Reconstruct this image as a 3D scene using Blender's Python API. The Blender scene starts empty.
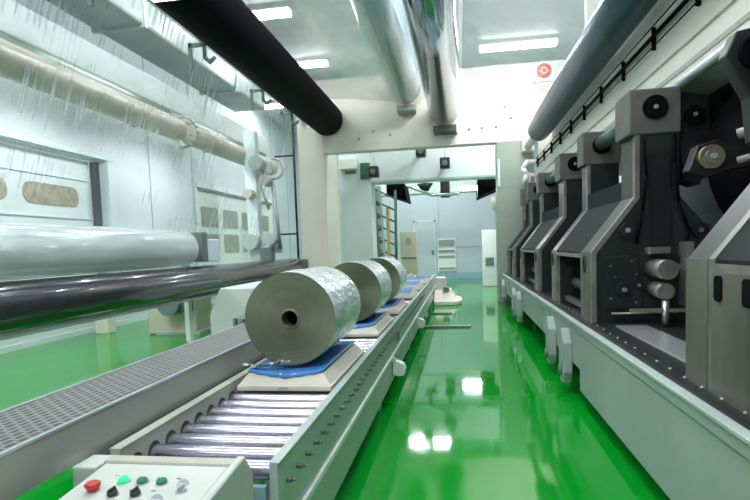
import bpy, bmesh, math, random
from mathutils import Vector, Matrix
random.seed(7)
PI = math.pi
S = bpy.context.scene
COL = S.collection

# ------------------------------------------------------------------ camera, world, exposure
cam_d = bpy.data.cameras.new('camera'); cam = bpy.data.objects.new('camera', cam_d); COL.objects.link(cam)
cam_d.sensor_width = 36.0; cam_d.lens = 540 / 750 * 36.0
cam_d.shift_x = -0.00084; cam_d.shift_y = 0.04764
cam_d.clip_start = 0.05; cam_d.clip_end = 200
rot = Matrix.Rotation(math.radians(9), 4, 'Z') @ Matrix.Rotation(math.radians(90 - 4), 4, 'X') @ Matrix.Rotation(math.radians(-2), 4, 'Z')
cam.matrix_world = Matrix.Translation((0, 0, 1.54)) @ rot
S.camera = cam
w = bpy.data.worlds.new('world'); S.world = w; w.use_nodes = True
w.node_tree.nodes['Background'].inputs[0].default_value = (0.92, 0.97, 1.0, 1)
w.node_tree.nodes['Background'].inputs[1].default_value = 0.5
S.view_settings.view_transform = 'Standard'; S.view_settings.look = 'None'
S.view_settings.gamma = 1; S.view_settings.use_curve_mapping = False
S.view_settings.exposure = 0.32
LAMP_W = 105
TUBE = 14.0
S.cycles.max_bounces = 10; S.cycles.transparent_max_bounces = 16
S.cycles.sample_clamp_indirect = 6.0

# ------------------------------------------------------------------ materials
def mat(name, col, rough=0.5, metal=0.0, spec=0.5, noise=None, bump=None, coat=0.0, emit=None, aniso=0.0, grime=0.0):
    m = bpy.data.materials.new(name); m.use_nodes = True
    nt = m.node_tree; b = nt.nodes['Principled BSDF']
    b.inputs['Base Color'].default_value = (*col, 1); b.inputs['Roughness'].default_value = rough
    b.inputs['Metallic'].default_value = metal; b.inputs['Specular IOR Level'].default_value = spec
    b.inputs['Coat Weight'].default_value = coat; b.inputs['Coat Roughness'].default_value = 0.05
    if aniso: b.inputs['Anisotropic'].default_value = aniso
    tc = nt.nodes.new('ShaderNodeTexCoord')
    if noise:                       # (scale xyz, amount) mottled colour variation
        sc, am = noise
        mp = nt.nodes.new('ShaderNodeMapping'); mp.inputs['Scale'].default_value = sc
        n = nt.nodes.new('ShaderNodeTexNoise'); n.inputs['Scale'].default_value = 1.0; n.inputs['Detail'].default_value = 5
        nt.links.new(tc.outputs['Object'], mp.inputs[0]); nt.links.new(mp.outputs[0], n.inputs['Vector'])
        r = nt.nodes.new('ShaderNodeValToRGB')
        lo = tuple(max(0, c * (1 - am)) for c in col); hi = tuple(min(1, c * (1 + am * 0.6)) for c in col)
        r.color_ramp.elements[0].position = 0.3; r.color_ramp.elements[1].position = 0.7
        r.color_ramp.elements[0].color = (*lo, 1); r.color_ramp.elements[1].color = (*hi, 1)
        nt.links.new(n.outputs['Fac'], r.inputs[0]); nt.links.new(r.outputs[0], b.inputs['Base Color'])
    if bump:                        # (scale xyz, strength, distance)
        sc, st, di = bump
        mp2 = nt.nodes.new('ShaderNodeMapping'); mp2.inputs['Scale'].default_value = sc
        n2 = nt.nodes.new('ShaderNodeTexNoise'); n2.inputs['Scale'].default_value = 1.0; n2.inputs['Detail'].default_value = 3
        bp = nt.nodes.new('ShaderNodeBump'); bp.inputs['Strength'].default_value = st; bp.inputs['Distance'].default_value = di
        nt.links.new(tc.outputs['Object'], mp2.inputs[0]); nt.links.new(mp2.outputs[0], n2.inputs['Vector'])
        nt.links.new(n2.outputs['Fac'], bp.inputs['Height']); nt.links.new(bp.outputs[0], b.inputs['Normal'])
    if emit:
        b.inputs['Emission Color'].default_value = (*emit[0], 1); b.inputs['Emission Strength'].default_value = emit[1]
    return m

M = {}
M['wall'] = mat('pale_blue_wall', (0.66, 0.72, 0.75), 0.45, noise=((.5, .5, .5), .10))
M['far_wall'] = mat('blue_grey_wall', (0.50, 0.57, 0.62), 0.5)
M['ceil'] = mat('ceiling_paint', (0.82, 0.80, 0.86), 0.35, noise=((.6, .3, 1), .08))
M['cream'] = mat('cream_paint', (0.78, 0.74, 0.64), 0.42, noise=((.7, .7, .7), .10))
M['cream2'] = mat('beige_paint', (0.62, 0.56, 0.46), 0.5, noise=((1, 1, 1), .10))
M['beam'] = mat('off_white_beam_paint', (0.95, 0.91, 0.85), 0.4, noise=((.8, .8, .8), .08))
M['white'] = mat('white_paint', (0.80, 0.83, 0.83), 0.4)
M['gantry'] = mat('pale_blue_paint', (0.66, 0.74, 0.76), 0.45)
M['greenpanel'] = mat('grey_green_panel', (0.30, 0.35, 0.30), 0.5, noise=((1, 1, 1), .15))
M['base'] = mat('grey_green_base_paint', (0.34, 0.40, 0.385), 0.42, noise=((1.2, 1.2, 1.2), .14))
M['rail'] = mat('conveyor_paint', (0.42, 0.49, 0.47), 0.35, noise=((1.5, 1.5, 3), .14))
M['railbeige'] = mat('conveyor_beige_paint', (0.47, 0.48, 0.40), 0.45, noise=((3, 3, 3), .14))
M['zinc'] = mat('zinc_roller_steel', (0.40, 0.38, 0.46), 0.24, metal=0.95)
M['bolt'] = mat('bolt_steel', (0.18, 0.20, 0.20), 0.4, metal=0.6)
M['black'] = mat('matte_black_rubber', (0.003, 0.003, 0.004), 0.8, spec=0.08)
M['blackgloss'] = mat('dark_rubber_roller', (0.030, 0.028, 0.038), 0.22, spec=0.6, coat=0.5)
M['chrome'] = mat('dark_chrome', (0.24, 0.31, 0.39), 0.08, metal=1.0, bump=((3, .3, 3), .03, .02))
M['blueroll'] = mat('blue_steel_roller', (0.012, 0.06, 0.115), 0.36, metal=0.35, noise=((7, 1.5, 7), .7))
M['bronze'] = mat('brown_steel_roller', (0.045, 0.035, 0.028), 0.45, metal=0.3, noise=((8, 1.2, 8), .9))
M['tan'] = mat('tan_roller_sleeve', (0.50, 0.46, 0.38), 0.35, noise=((2, 1.2, 2), .22))
M['silver'] = mat('brushed_aluminium', (0.70, 0.73, 0.75), 0.3, metal=0.8)
M['deckside'] = mat('grey_steel_sheet', (0.36, 0.38, 0.345), 0.4, metal=0.3, noise=((1, 1, 1), .12))
M['cradle'] = mat('beige_cradle_plastic', (0.66, 0.63, 0.53), 0.5, noise=((4, 4, 4), .06))
M['blue'] = mat('blue_foam_sheet', (0.045, 0.22, 0.55), 0.45, bump=((12, 12, 12), .4, .03))
M['core'] = mat('grey_cardboard_core', (0.16, 0.15, 0.11), 0.7)
M['dark'] = mat('dark_machine_steel', (0.022, 0.025, 0.025), 0.4, metal=0.4, noise=((4, 4, 4), .4))
M['darkgreen'] = mat('dark_green_grey_steel', (0.028, 0.034, 0.033), 0.38, metal=0.35, noise=((2.5, 2.5, 2.5), .35))
M['shoulder'] = mat('charcoal_cover_sheet', (0.018, 0.019, 0.022), 0.65, spec=0.10, noise=((2, 2, 2), .2))
M['edge'] = mat('worn_steel_edge', (0.30, 0.29, 0.26), 0.38, metal=0.6, noise=((5, 5, 5), .3))
M['block'] = mat('grey_cast_housing', (0.125, 0.123, 0.112), 0.5, metal=0.2, noise=((5, 5, 5), .2))
M['brushed'] = mat('brushed_steel_panel', (0.20, 0.19, 0.155), 0.36, metal=0.6, noise=((1.5, 3, .6), .45))
M['teal'] = mat('grey_teal_pipe', (0.10, 0.17, 0.165), 0.35, metal=0.3)
M['brass'] = mat('brass_bearing', (0.36, 0.30, 0.18), 0.35, metal=0.8)
M['bright'] = mat('bright_steel', (0.62, 0.63, 0.62), 0.3, metal=0.8)
M['camera_body'] = mat('black_plastic', (0.02, 0.024, 0.024), 0.5)
M['panel'] = mat('light_grey_panel', (0.56, 0.60, 0.55), 0.45, noise=((6, 6, 6), .06))
M['red'] = mat('red_plastic', (0.62, 0.06, 0.05), 0.35)
M['green_lit'] = mat('lit_green_lens', (0.03, 0.55, 0.25), 0.2, emit=((0.0, 0.8, 0.25), 0.5))
M['green'] = mat('green_plastic', (0.01, 0.20, 0.09), 0.3)
M['greyplastic'] = mat('grey_plastic', (0.30, 0.33, 0.36), 0.4)
M['tanslot'] = mat('tan_slot_insert', (0.36, 0.31, 0.22), 0.6, noise=((9, 9, 9), .4))
M['greyslot'] = mat('grey_slot_insert', (0.34, 0.36, 0.31), 0.6, noise=((4, 4, 4), .2))
M['gap'] = mat('black_gap', (0.03, 0.045, 0.05), 0.7)
M['motor'] = mat('motor_grey', (0.16, 0.19, 0.19), 0.5)
M['yellow'] = mat('yellow_paint', (0.62, 0.52, 0.08), 0.5)
M['skirt'] = mat('light_blue_skirting', (0.30, 0.48, 0.58), 0.5)
M['leaf'] = mat('dark_green_box', (0.04, 0.12, 0.05), 0.6, noise=((14, 14, 14), .8))
M['tube'] = mat('fluorescent_tube', (1, 1, 1), 0.3, emit=((0.93, 0.98, 1.0), TUBE))

def floor_mat():
    m = mat('green_epoxy_floor', (0.002, 0.25, 0.016), 0.06, spec=0.32, noise=((.5, .5, .5), .15), bump=((1.6, 1.1, 1), .08, .05))
    b = m.node_tree.nodes['Principled BSDF']; b.inputs['Coat Weight'].default_value = 0.0; b.inputs['Coat Roughness'].default_value = 0.04
    return m
M['floor'] = floor_mat()

def film_mat(name, base_f, streak, sc_streak, tint=(0.90, 0.93, 0.96), rough=0.12, bump=0.3, band=None):
    m = bpy.data.materials.new(name); m.use_nodes = True; nt = m.node_tree; N = nt.nodes; L = nt.links
    out = N['Material Output']; b = N['Principled BSDF']
    b.inputs['Base Color'].default_value = (*tint, 1); b.inputs['Roughness'].default_value = rough
    b.inputs['Specular IOR Level'].default_value = 0.8
    tr = N.new('ShaderNodeBsdfTransparent'); tr.inputs[0].default_value = (0.97, 0.99, 0.99, 1)
    mx = N.new('ShaderNodeMixShader'); tc = N.new('ShaderNodeTexCoord')
    mp = N.new('ShaderNodeMapping'); mp.inputs['Scale'].default_value = sc_streak
    n = N.new('ShaderNodeTexNoise'); n.inputs['Scale'].default_value = 1; n.inputs['Detail'].default_value = 4
    L.new(tc.outputs['Object'], mp.inputs[0]); L.new(mp.outputs[0], n.inputs['Vector'])
    r = N.new('ShaderNodeMapRange'); r.inputs['From Min'].default_value = 0.50; r.inputs['From Max'].default_value = 0.68
    r.inputs['To Min'].default_value = 0; r.inputs['To Max'].default_value = streak
    L.new(n.outputs['Fac'], r.inputs['Value'])
    last = r.outputs[0]
    if band:
        mp3 = N.new('ShaderNodeMapping'); mp3.inputs['Scale'].default_value = band
        n3 = N.new('ShaderNodeTexNoise'); n3.inputs['Scale'].default_value = 1; n3.inputs['Detail'].default_value = 2
        L.new(tc.outputs['Object'], mp3.inputs[0]); L.new(mp3.outputs[0], n3.inputs['Vector'])
        r3 = N.new('ShaderNodeMapRange'); r3.inputs['From Min'].default_value = 0.48; r3.inputs['From Max'].default_value = 0.62
        L.new(n3.outputs['Fac'], r3.inputs['Value'])
        mu = N.new('ShaderNodeMath'); mu.operation = 'MULTIPLY'; L.new(last, mu.inputs[0]); L.new(r3.outputs[0], mu.inputs[1]); last = mu.outputs[0]
    lw = N.new('ShaderNodeLayerWeight'); lw.inputs['Blend'].default_value = 0.25
    m2 = N.new('ShaderNodeMath'); m2.operation = 'MULTIPLY'; m2.inputs[1].default_value = 0.35; L.new(lw.outputs['Fresnel'], m2.inputs[0])
    a1 = N.new('ShaderNodeMath'); a1.operation = 'ADD'; a1.inputs[1].default_value = base_f; L.new(last, a1.inputs[0])
    a2 = N.new('ShaderNodeMath'); a2.operation = 'ADD'; a2.use_clamp = True; L.new(a1.outputs[0], a2.inputs[0]); L.new(m2.outputs[0], a2.inputs[1])
    bp = N.new('ShaderNodeBump'); bp.inputs['Strength'].default_value = bump; bp.inputs['Distance'].default_value = 0.03
    L.new(n.outputs['Fac'], bp.inputs['Height']); L.new(bp.outputs[0], b.inputs['Normal'])
    L.new(a2.outputs[0], mx.inputs[0]); L.new(tr.outputs[0], mx.inputs[1]); L.new(b.outputs[0], mx.inputs[2]); L.new(mx.outputs[0], out.inputs['Surface'])
    return m
M['curtain'] = film_mat('clear_film_curtain', 0.08, 0.85, (.6, 20, .7), band=(.3, .5, 1.6))  # noise-driven white streaks stand in for light reflected off wrinkled film
M['web'] = film_mat('clear_film_web', 0.10, 0.12, (1.5, 1.2, 1.5), bump=0.1, rough=0.08)
M['cleroll'] = film_mat('wound_clear_film', 0.42, 0.35, (8, .5, 8), bump=0.25, rough=0.12, tint=(.90, .96, .97))
M['glassroll'] = film_mat('film_covered_roller', 0.45, 0.25, (5, .5, 5), bump=0.15, rough=0.1, tint=(.62, .74, .78))

def wrap_mat():
    m = mat('crinkled_film_wrap', (0.76, 0.83, 0.85), 0.20, metal=0.25, coat=0.4, noise=((9, 2.5, 9), .35), bump=((16, 7, 16), .7, .04))
    return m
M['wrap'] = wrap_mat()

def face_mat():
    m = mat('wound_film_edge', (0.225, 0.25, 0.165), 0.30, metal=0.8)
    nt = m.node_tree; b = nt.nodes['Principled BSDF']; tc = [n for n in nt.nodes if n.type == 'TEX_COORD'][0]
    b.inputs['Anisotropic'].default_value = 0.85
    t = nt.nodes.new('ShaderNodeTangent'); t.direction_type = 'RADIAL'; t.axis = 'Y'
    nt.links.new(t.outputs[0], b.inputs['Tangent'])
    # faint winding rings around the core
    sp = nt.nodes.new('ShaderNodeSeparateXYZ'); nt.links.new(tc.outputs['Object'], sp.inputs[0])
    cb = nt.nodes.new('ShaderNodeCombineXYZ'); nt.links.new(sp.outputs['X'], cb.inputs['X'])
    sb = nt.nodes.new('ShaderNodeMath'); sb.operation = 'SUBTRACT'; sb.inputs[1].default_value = 0.30
    nt.links.new(sp.outputs['Z'], sb.inputs[0]); nt.links.new(sb.outputs[0], cb.inputs['Z'])
    ln = nt.nodes.new('ShaderNodeVectorMath'); ln.operation = 'LENGTH'; nt.links.new(cb.outputs[0], ln.inputs[0])
    n = nt.nodes.new('ShaderNodeTexNoise'); n.noise_dimensions = '1D'; n.inputs['Scale'].default_value = 28; n.inputs['Detail'].default_value = 3
    nt.links.new(ln.outputs['Value'], n.inputs['W'])
    r = nt.nodes.new('ShaderNodeValToRGB'); r.color_ramp.elements[0].color = (0.175, 0.21, 0.135, 1); r.color_ramp.elements[1].color = (0.20, 0.24, 0.155, 1)
    r.color_ramp.elements[0].position = .35; r.color_ramp.elements[1].position = .65
    nt.links.new(n.outputs['Fac'], r.inputs[0]); nt.links.new(r.outputs[0], b.inputs['Base Color'])
    return m
M['face'] = face_mat()

def deck_mat():
    m = bpy.data.materials.new('perforated_tread_plate'); m.use_nodes = True; nt = m.node_tree; b = nt.nodes['Principled BSDF']
    tc = nt.nodes.new('ShaderNodeTexCoord'); mp = nt.nodes.new('ShaderNodeMapping')
    mp.inputs['Rotation'].default_value = (0, 0, PI / 2)
    br = nt.nodes.new('ShaderNodeTexBrick'); br.inputs['Scale'].default_value = 1.0
    br.inputs['Brick Width'].default_value = 0.055; br.inputs['Row Height'].default_value = 0.036; br.inputs['Mortar Size'].default_value = 0.0075
    br.inputs['Mortar Smooth'].default_value = 0.3
    br.inputs['Color1'].default_value = (0.06, 0.063, 0.06, 1); br.inputs['Color2'].default_value = (0.09, 0.093, 0.088, 1); br.inputs['Mortar'].default_value = (0.30, 0.305, 0.29, 1)
    nt.links.new(tc.outputs['Object'], mp.inputs[0]); nt.links.new(mp.outputs[0], br.inputs['Vector'])
    nt.links.new(br.outputs['Color'], b.inputs['Base Color']); b.inputs['Roughness'].default_value = 0.5; b.inputs['Metallic'].default_value = 0.3
    bp = nt.nodes.new('ShaderNodeBump'); bp.inputs['Strength'].default_value = 0.6; bp.inputs['Distance'].default_value = 0.01
    nt.links.new(br.outputs['Fac'], bp.inputs['Height']); nt.links.new(bp.outputs[0], b.inputs['Normal'])
    return m
M['deck'] = deck_mat()

# ------------------------------------------------------------------ mesh helpers
WL = {}                                   # world location of every built object's origin
class MB:
    def __init__(s): s.bm = bmesh.new()
    def box(s, x0, x1, y0, y1, z0, z1, bev=0.0):
        t = bmesh.new(); bmesh.ops.create_cube(t, size=1)
        for v in t.verts: v.co = Vector(((x0 + x1) / 2 + v.co.x * abs(x1 - x0), (y0 + y1) / 2 + v.co.y * abs(y1 - y0), (z0 + z1) / 2 + v.co.z * abs(z1 - z0)))
        if bev: bmesh.ops.bevel(t, geom=list(t.edges), offset=bev, segments=2, affect='EDGES', profile=0.5)
        return s._join(t)
    def cyl(s, p0, p1, r0, r1=None, n=24, smooth=True, caps=True):
        p0 = Vector(p0); p1 = Vector(p1); r1 = r0 if r1 is None else r1
        t = bmesh.new(); d = p1 - p0
        bmesh.ops.create_cone(t, cap_ends=caps, cap_tris=False, segments=n, radius1=r0, radius2=r1, depth=d.length)
        q = d.to_track_quat('Z', 'Y').to_matrix().to_4x4()
        bmesh.ops.transform(t, matrix=Matrix.Translation((p0 + p1) / 2) @ q, verts=t.verts)
        if smooth:
            for f in t.faces:
                if len(f.verts) == 4: f.smooth = True
        return s._join(t)
    def lathe(s, axis0, axis1, prof, n=48):
        """prof: list of (t along axis in metres, radius)"""
        a = Vector(axis0); d = (Vector(axis1) - a).normalized(); q = d.to_track_quat('Z', 'Y').to_matrix()
        t = bmesh.new(); rings = []
        for (h, r) in prof:
            rings.append([t.verts.new(a + d * h + q @ Vector((math.cos(2 * PI * k / n) * r, math.sin(2 * PI * k / n) * r, 0))) for k in range(n)])
        for i in range(len(rings) - 1):
            for k in range(n):
                f = t.faces.new((rings[i][k], rings[i][(k + 1) % n], rings[i + 1][(k + 1) % n], rings[i + 1][k])); f.smooth = True
        bmesh.ops.recalc_face_normals(t, faces=t.faces)
        return s._join(t)
    def prism(s, pts, a0, a1, axis='Y', bev=0.0):
        """polygon in the other two axes extruded along axis"""
        t = bmesh.new()
        def mk(p, a):
            if axis == 'Y': return (p[0], a, p[1])
            if axis == 'X': return (a, p[0], p[1])
            return (p[0], p[1], a)
        A = [t.verts.new(mk(p, a0)) for p in pts]; B = [t.verts.new(mk(p, a1)) for p in pts]
        t.faces.new(A); t.faces.new(list(reversed(B)))
        for i in range(len(pts)): t.faces.new((A[i], A[(i + 1) % len(pts)], B[(i + 1) % len(pts)], B[i]))
        bmesh.ops.recalc_face_normals(t, faces=t.faces)
        if bev: bmesh.ops.bevel(t, geom=list(t.edges), offset=bev, segments=1, affect='EDGES')
        return s._join(t)
    def hexa(s, bottom, top):
        t = bmesh.new(); A = [t.verts.new(p) for p in bottom]; B = [t.verts.new(p) for p in top]
        t.faces.new(A); t.faces.new(B)
        for i in range(4): t.faces.new((A[i], A[(i + 1) % 4], B[(i + 1) % 4], B[i]))
        bmesh.ops.recalc_face_normals(t, faces=t.faces)
        return s._join(t)
    def tube(s, pts, r, n=10):
        for i in range(len(pts) - 1): s.cyl(pts[i], pts[i + 1], r, n=n)
        for p in pts[1:-1]:
            t = bmesh.new(); bmesh.ops.create_uvsphere(t, u_segments=10, v_segments=6, radius=r)
            bmesh.ops.translate(t, verts=t.verts, vec=p); s._join(t)
        return s
    def sheet(s, prof, y0, y1, ny=1, thick=0.0):
        """open profile in XZ swept along Y"""
        t = bmesh.new(); rows = []
        for j in range(ny + 1):
            y = y0 + (y1 - y0) * j / ny
            rows.append([t.verts.new((p[0], y, p[1])) for p in prof])
        for j in range(ny):
            for i in range(len(prof) - 1):
                f = t.faces.new((rows[j][i], rows[j][i + 1], rows[j + 1][i + 1], rows[j + 1][i])); f.smooth = True
        if thick:
            bmesh.ops.recalc_face_normals(t, faces=t.faces)
            bmesh.ops.solidify(t, geom=list(t.faces), thickness=thick)
        return s._join(t)
    def _join(s, t):
        me = bpy.data.meshes.new('tmp'); t.to_mesh(me); t.free(); s.bm.from_mesh(me); bpy.data.meshes.remove(me); return s
    def build(s, name, m, parent=None, label=None):
        me = bpy.data.meshes.new(name)
        if parent is not None: o0 = WL[parent.name]
        else:
            vs = [v.co for v in s.bm.verts]
            o0 = Vector(((min(v.x for v in vs) + max(v.x for v in vs)) / 2, (min(v.y for v in vs) + max(v.y for v in vs)) / 2, min(v.z for v in vs)))
        bmesh.ops.translate(s.bm, verts=s.bm.verts, vec=-o0)
        s.bm.to_mesh(me); s.bm.free()
        me.materials.append(M[m]); o = bpy.data.objects.new(name, me); COL.objects.link(o)
        if parent is not None: o.parent = parent
        else: o.location = o0
        WL[o.name] = Vector(o0)
        if label: o['label'] = label
        return o
def tag(o, label, cat, group=None, kind=None):
    o['label'] = label; o['category'] = cat
    if group: o['group'] = group
    if kind: o['kind'] = kind
    return o
def thing(name, loc, label, cat, group=None):
    o = bpy.data.objects.new(name, None); COL.objects.link(o); o.location = loc; o.empty_display_size = 0.1
    WL[o.name] = Vector(loc); return tag(o, label, cat, group)
def struct(o): o['kind'] = 'structure'; return o
def copy_tree(src, loc, label=None, group=None):
    r = src.copy(); COL.objects.link(r); r.location = loc
    if label: r['label'] = label
    if group: r['group'] = group
    def rec(a, b):
        for ch in list(a.children):
            c = ch.copy(); COL.objects.link(c); c.parent = b; rec(ch, c)
    rec(src, r); WL[r.name] = Vector(loc); return r

# ------------------------------------------------------------------ the building shell
YN, YF, XL, XR, ZC = -3.0, 25.2, -7.6, 4.6, 7.0
struct(MB().box(XL - .3, XR + .3, YN, YF + .3, -0.2, 0).build('floor', 'floor'))
struct(MB().box(XL - .3, XR + .3, YN, YF + .3, ZC, ZC + .2).build('ceiling', 'ceil'))
struct(MB().box(XL, XR, YF, YF + .3, 0, ZC).build('wall_far', 'far_wall'))
struct(MB().box(XR, XR + .3, YN, YF + .3, 0, ZC).build('wall_right', 'wall'))
# left wall with a recessed shutter bay between Y 3 and 10.4
b = MB()
b.box(XL - .3, XL, YN, 3.2, 0, ZC); b.box(XL - .3, XL, 10.85, YF + .3, 0, ZC)
b.box(XL - .3, XL, 3.2, 10.85, 3.62, ZC); b.box(XL - .3, XL, 3.2, 10.85, 0, .9)
wl = struct(b.build('wall_left', 'wall'))
struct(MB().box(XL, XR, YF - .03, YF, 0, .28).build('baseboard_far', 'skirt'))
struct(MB().box(XL, XL + .02, YN, YF - .04, 0, .10).build('baseboard_left', 'gantry'))
# seams in the wall cladding
b = MB()
for y in (1.2, 12.6, 14.8, 21.6, 23.6): b.box(XL, XL + .012, y - .012, y + .012, .12, ZC - .1)
struct(b.build('trim_1', 'deckside'))
b = MB()
for x in (-5.2, -3.2, -.95, 1.6): b.box(x - .012, x + .012, YF - .012, YF, .3, ZC - .1)
for z in (1.45,): b.box(-1.0, XR, YF - .014, YF, z - .015, z + .015)
struct(b.build('trim_2', 'deckside'))

def oblong(mb, yc, zc, w_, h_, x0, x1, rf=.9):
    r = h_ / 2 * rf; pts = []
    for (sy, sz, a0) in ((1, 1, 0), (-1, 1, 90), (-1, -1, 180), (1, -1, 270)):
        for k in range(7):
            a = math.radians(a0 + 15 * k); pts.append((yc + sy * (w_ / 2 - r) + r * math.cos(a), zc + sz * (h_ / 2 - r) + r * math.sin(a)))
    mb.prism(pts, x0, x1, 'X')
# shutter door in the bay
t = thing('shutter_door', (XL - .25, 6.8, .9), 'pale blue shutter door with tan oblong windows, recessed in the left wall', 'door')
MB().box(XL - .28, XL - .2, 3.25, 10.62, .92, 3.58).build('door_panel', 'wall', t)
for yy in (9.5, 7.7, 5.9):
    mb = MB(); oblong(mb, yy, 2.79, 1.45, .40, XL - .2, XL - .185); mb.build('window', 'tanslot', t)
b = MB(); b.box(XL - .2, XL - .17, 3.25, 10.62, 3.15, 3.17); b.box(XL - .2, XL - .17, 3.25, 10.62, 2.35, 2.37); b.build('rib', 'gantry', t)
MB().box(XL - .2, XL - .12, 10.64, 10.84, .92, 3.58).build('side_seal', 'gap', t)
b = MB(); b.box(XL, XL + .08, 3.1, 11.1, 3.63, 3.73, .01); b.box(XL, XL + .08, 10.86, 11.08, .9, 3.63, .01)
struct(b.build('trim_3', 'gantry'))

# slotted ventilation panel on the far part of the left wall
t = thing('vent_panel', (XL + .03, 18.1, .9), 'white slotted panel with two rows of grey openings on the left wall', 'panel')
MB().box(XL + .005, XL + .06, 14.9, 21.3, .9, 3.65, .01).build('back_plate', 'white', t)
MB().box(XL + .06, XL + .10, 14.95, 21.2, 3.40, 3.50).build('dark_rail', 'motor', t)  # dark grey rail near the panel top
for r_, (z0, z1) in enumerate(((2.35, 2.95), (1.55, 2.15))):
    for k in range(4):
        y0 = 15.05 + k * 1.52
        mb = MB(); oblong(mb, y0 + .6, (z0 + z1) / 2, 1.15, z1 - z0, XL + .06, XL + .075, .3); mb.build('opening', 'greyslot', t)

# far wall: door, louvred vent
t = thing('door', (-1.6, YF - .03, 0), 'pale blue-grey flush door in the far wall beside the louvres', 'door')
t.name = 'door_1'; WL['door_1'] = Vector((-1.6, YF - .03, 0)); t['kind'] = 'structure'
MB().box(-2.05, -1.17, YF - .07, YF - .035, 0, 2.66, .005).build('door_leaf', 'far_wall', t)
b = MB(); b.box(-2.12, -2.05, YF - .08, YF - .03, 0, 2.74); b.box(-1.17, -1.10, YF - .08, YF - .03, 0, 2.74); b.box(-2.12, -1.10, YF - .08, YF - .03, 2.66, 2.74); b.build('door_frame', 'wall', t)
MB().box(-1.30, -1.20, YF - .12, YF - .07, 1.15, 1.35).build('handle', 'motor', t)
t = thing('louvre_vent', (-.62, YF - .04, .3), 'grey louvred vent grille low in the far wall', 'vent')
MB().box(-1.03, -.2, YF - .06, YF - .032, .35, 1.86).build('grille_frame', 'white', t)
for (z0, z1) in ((1.50, 1.80), (1.22, 1.34), (.98, 1.08), (.45, .53)): MB().box(-.98, -.25, YF - .09, YF - .06, z0, z1).build('louvre', 'greyplastic', t)

# ------------------------------------------------------------------ lamps
def make_lamp(loc, label, ln=2.0, k=1.0, along=False):
    t = thing('ceiling_light', loc, label, 'ceiling light', 'fluorescent ceiling lights')
    x, y, z = loc
    MB().box(x - ln / 2 - .05, x + ln / 2 + .05, y - .17, y + .17, z + .02, z + .10, .01).build('housing', 'white', t)
    for s in (-.09, .09): MB().cyl((x - ln / 2, y + s, z - .01), (x + ln / 2, y + s, z - .01), .035, n=12).build('tube', 'tube', t)
    if along: 
        t.rotation_euler = (0, 0, PI / 2)
    l = bpy.data.lights.new('tube_light', 'AREA'); l.shape = 'RECTANGLE'; l.size = ln; l.size_y = .3; l.energy = LAMP_W * k; l.color = (0.94, 0.985, 1.0)
    lo = bpy.data.objects.new('tube_light', l); COL.objects.link(lo); lo.parent = t; lo.location = (0, 0, -.07)
    lo.visible_camera = True
    return t
LZ = 6.90
lamps = {}
for (x, y, lb) in ((1.68, 15.5, 'long fluorescent ceiling light right of the steel rollers'),
                   (-4.65, 12.07, 'fluorescent ceiling light at the top beside the black overhead roller'),
                   (-4.65, 15.5, 'fluorescent ceiling light just above the cream frame, left'),
                   (1.4, 12.07, 'fluorescent ceiling light above the steel rollers'), (-.4, 8.6, 'unseen fluorescent ceiling light over the aisle, placed to light the beam'),
                   (-.4, 5.1, 'unseen fluorescent ceiling light beside the right machine, placed to light the beam'), (-.4, 1.6, 'unseen fluorescent ceiling light over the near aisle, placed to light the beam'),  # aisle lamps are out of view, positioned so their light reaches the beam
                   (-4.05, 8.6, 'fluorescent ceiling light over the film roller'), (-4.05, 5.1, 'fluorescent ceiling light over the walkway'),
                   (-4.05, 1.6, 'fluorescent ceiling light over the near walkway'),
                   (-1.5, 19.5, 'fluorescent ceiling light beyond the gantry'), (-1.5, 22.8, 'fluorescent ceiling light near the far wall'),
                   (-6.3, 19.5, 'fluorescent ceiling light by the slotted panel')):
    make_lamp((x, y, LZ), lb, 2.0, .62 if x < -2 else (1.1 if y > 16 else 1.9))
# unseen battens added under the overhead rollers to brighten the off-white beam
for (y, lb) in ((-.6, 'added unseen fill batten under the overhead rollers, behind the camera'), (1.5, 'added unseen fill batten under the overhead rollers, above the control box'), (3.7, 'added unseen fill batten under the overhead rollers, above the nearest film roll')):
    t = make_lamp((-.9, y, 3.483), lb, 2.6, .10)
    MB().box(-2.2, 1.998, y - .03, y + .03, 3.584, 3.608).build('hanger', 'silver', t)
# fill battens added to brighten the left wall, hidden behind the tan rollers
for (y, w_) in ((1.5, 'nearest'), (5.0, 'second'), (8.5, 'third'), (12.5, 'farthest')):
    make_lamp((-6.1, y, 4.34), 'added fill batten hidden under the pale trough behind the tan rollers, ' + w_ + ' of four', 2.0, .42, True)
# low lamp seen under the gantry
t = make_lamp((.56, 19.0, 3.50), 'bright fluorescent light seen under the far gantry beam', 1.1)
b = MB()
for s in (-.4, .4): b.cyl((.56 + s, 19.0, 3.6), (.56 + s, 19.0, ZC), .012, n=6)
b.build('hanger', 'silver', t)

# ------------------------------------------------------------------ end frame of the machine
t = thing('machine_end_frame', (-3.9, 14.4, 0), 'cream steel end frame carrying the overhead rollers, with bolt holes', 'machine frame')
fy = 14.4
MB().box(-3.55, 3.3, fy, fy + .35, 4.13, 6.06, .02).build('crosshead', 'cream', t)
MB().box(-4.3, -3.55, fy, fy + 1.5, 0, 6.06, .02).build('column', 'cream', t)
for (x, z) in ((-2.2, 4.62), (-1.75, 4.5), (.30, 4.50), (.62, 4.52), (.98, 4.52), (1.35, 4.72), (-.02, 4.42), (1.2, 5.0), (-2.6, 4.45)):
    MB().cyl((x, fy - .02, z), (x, fy, z), .035, n=12).build('bolt', 'bolt', t, 'dark bolt head')
MB().box(.98, 1.92, fy, fy + .5, 0, 4.13, .01).build('side_panel', 'greenpanel', t, 'grey-green panel')
MB().box(1.0, 1.06, fy - .05, fy, 3.0, 3.7).build('hinge_plate', 'gantry', t)

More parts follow.
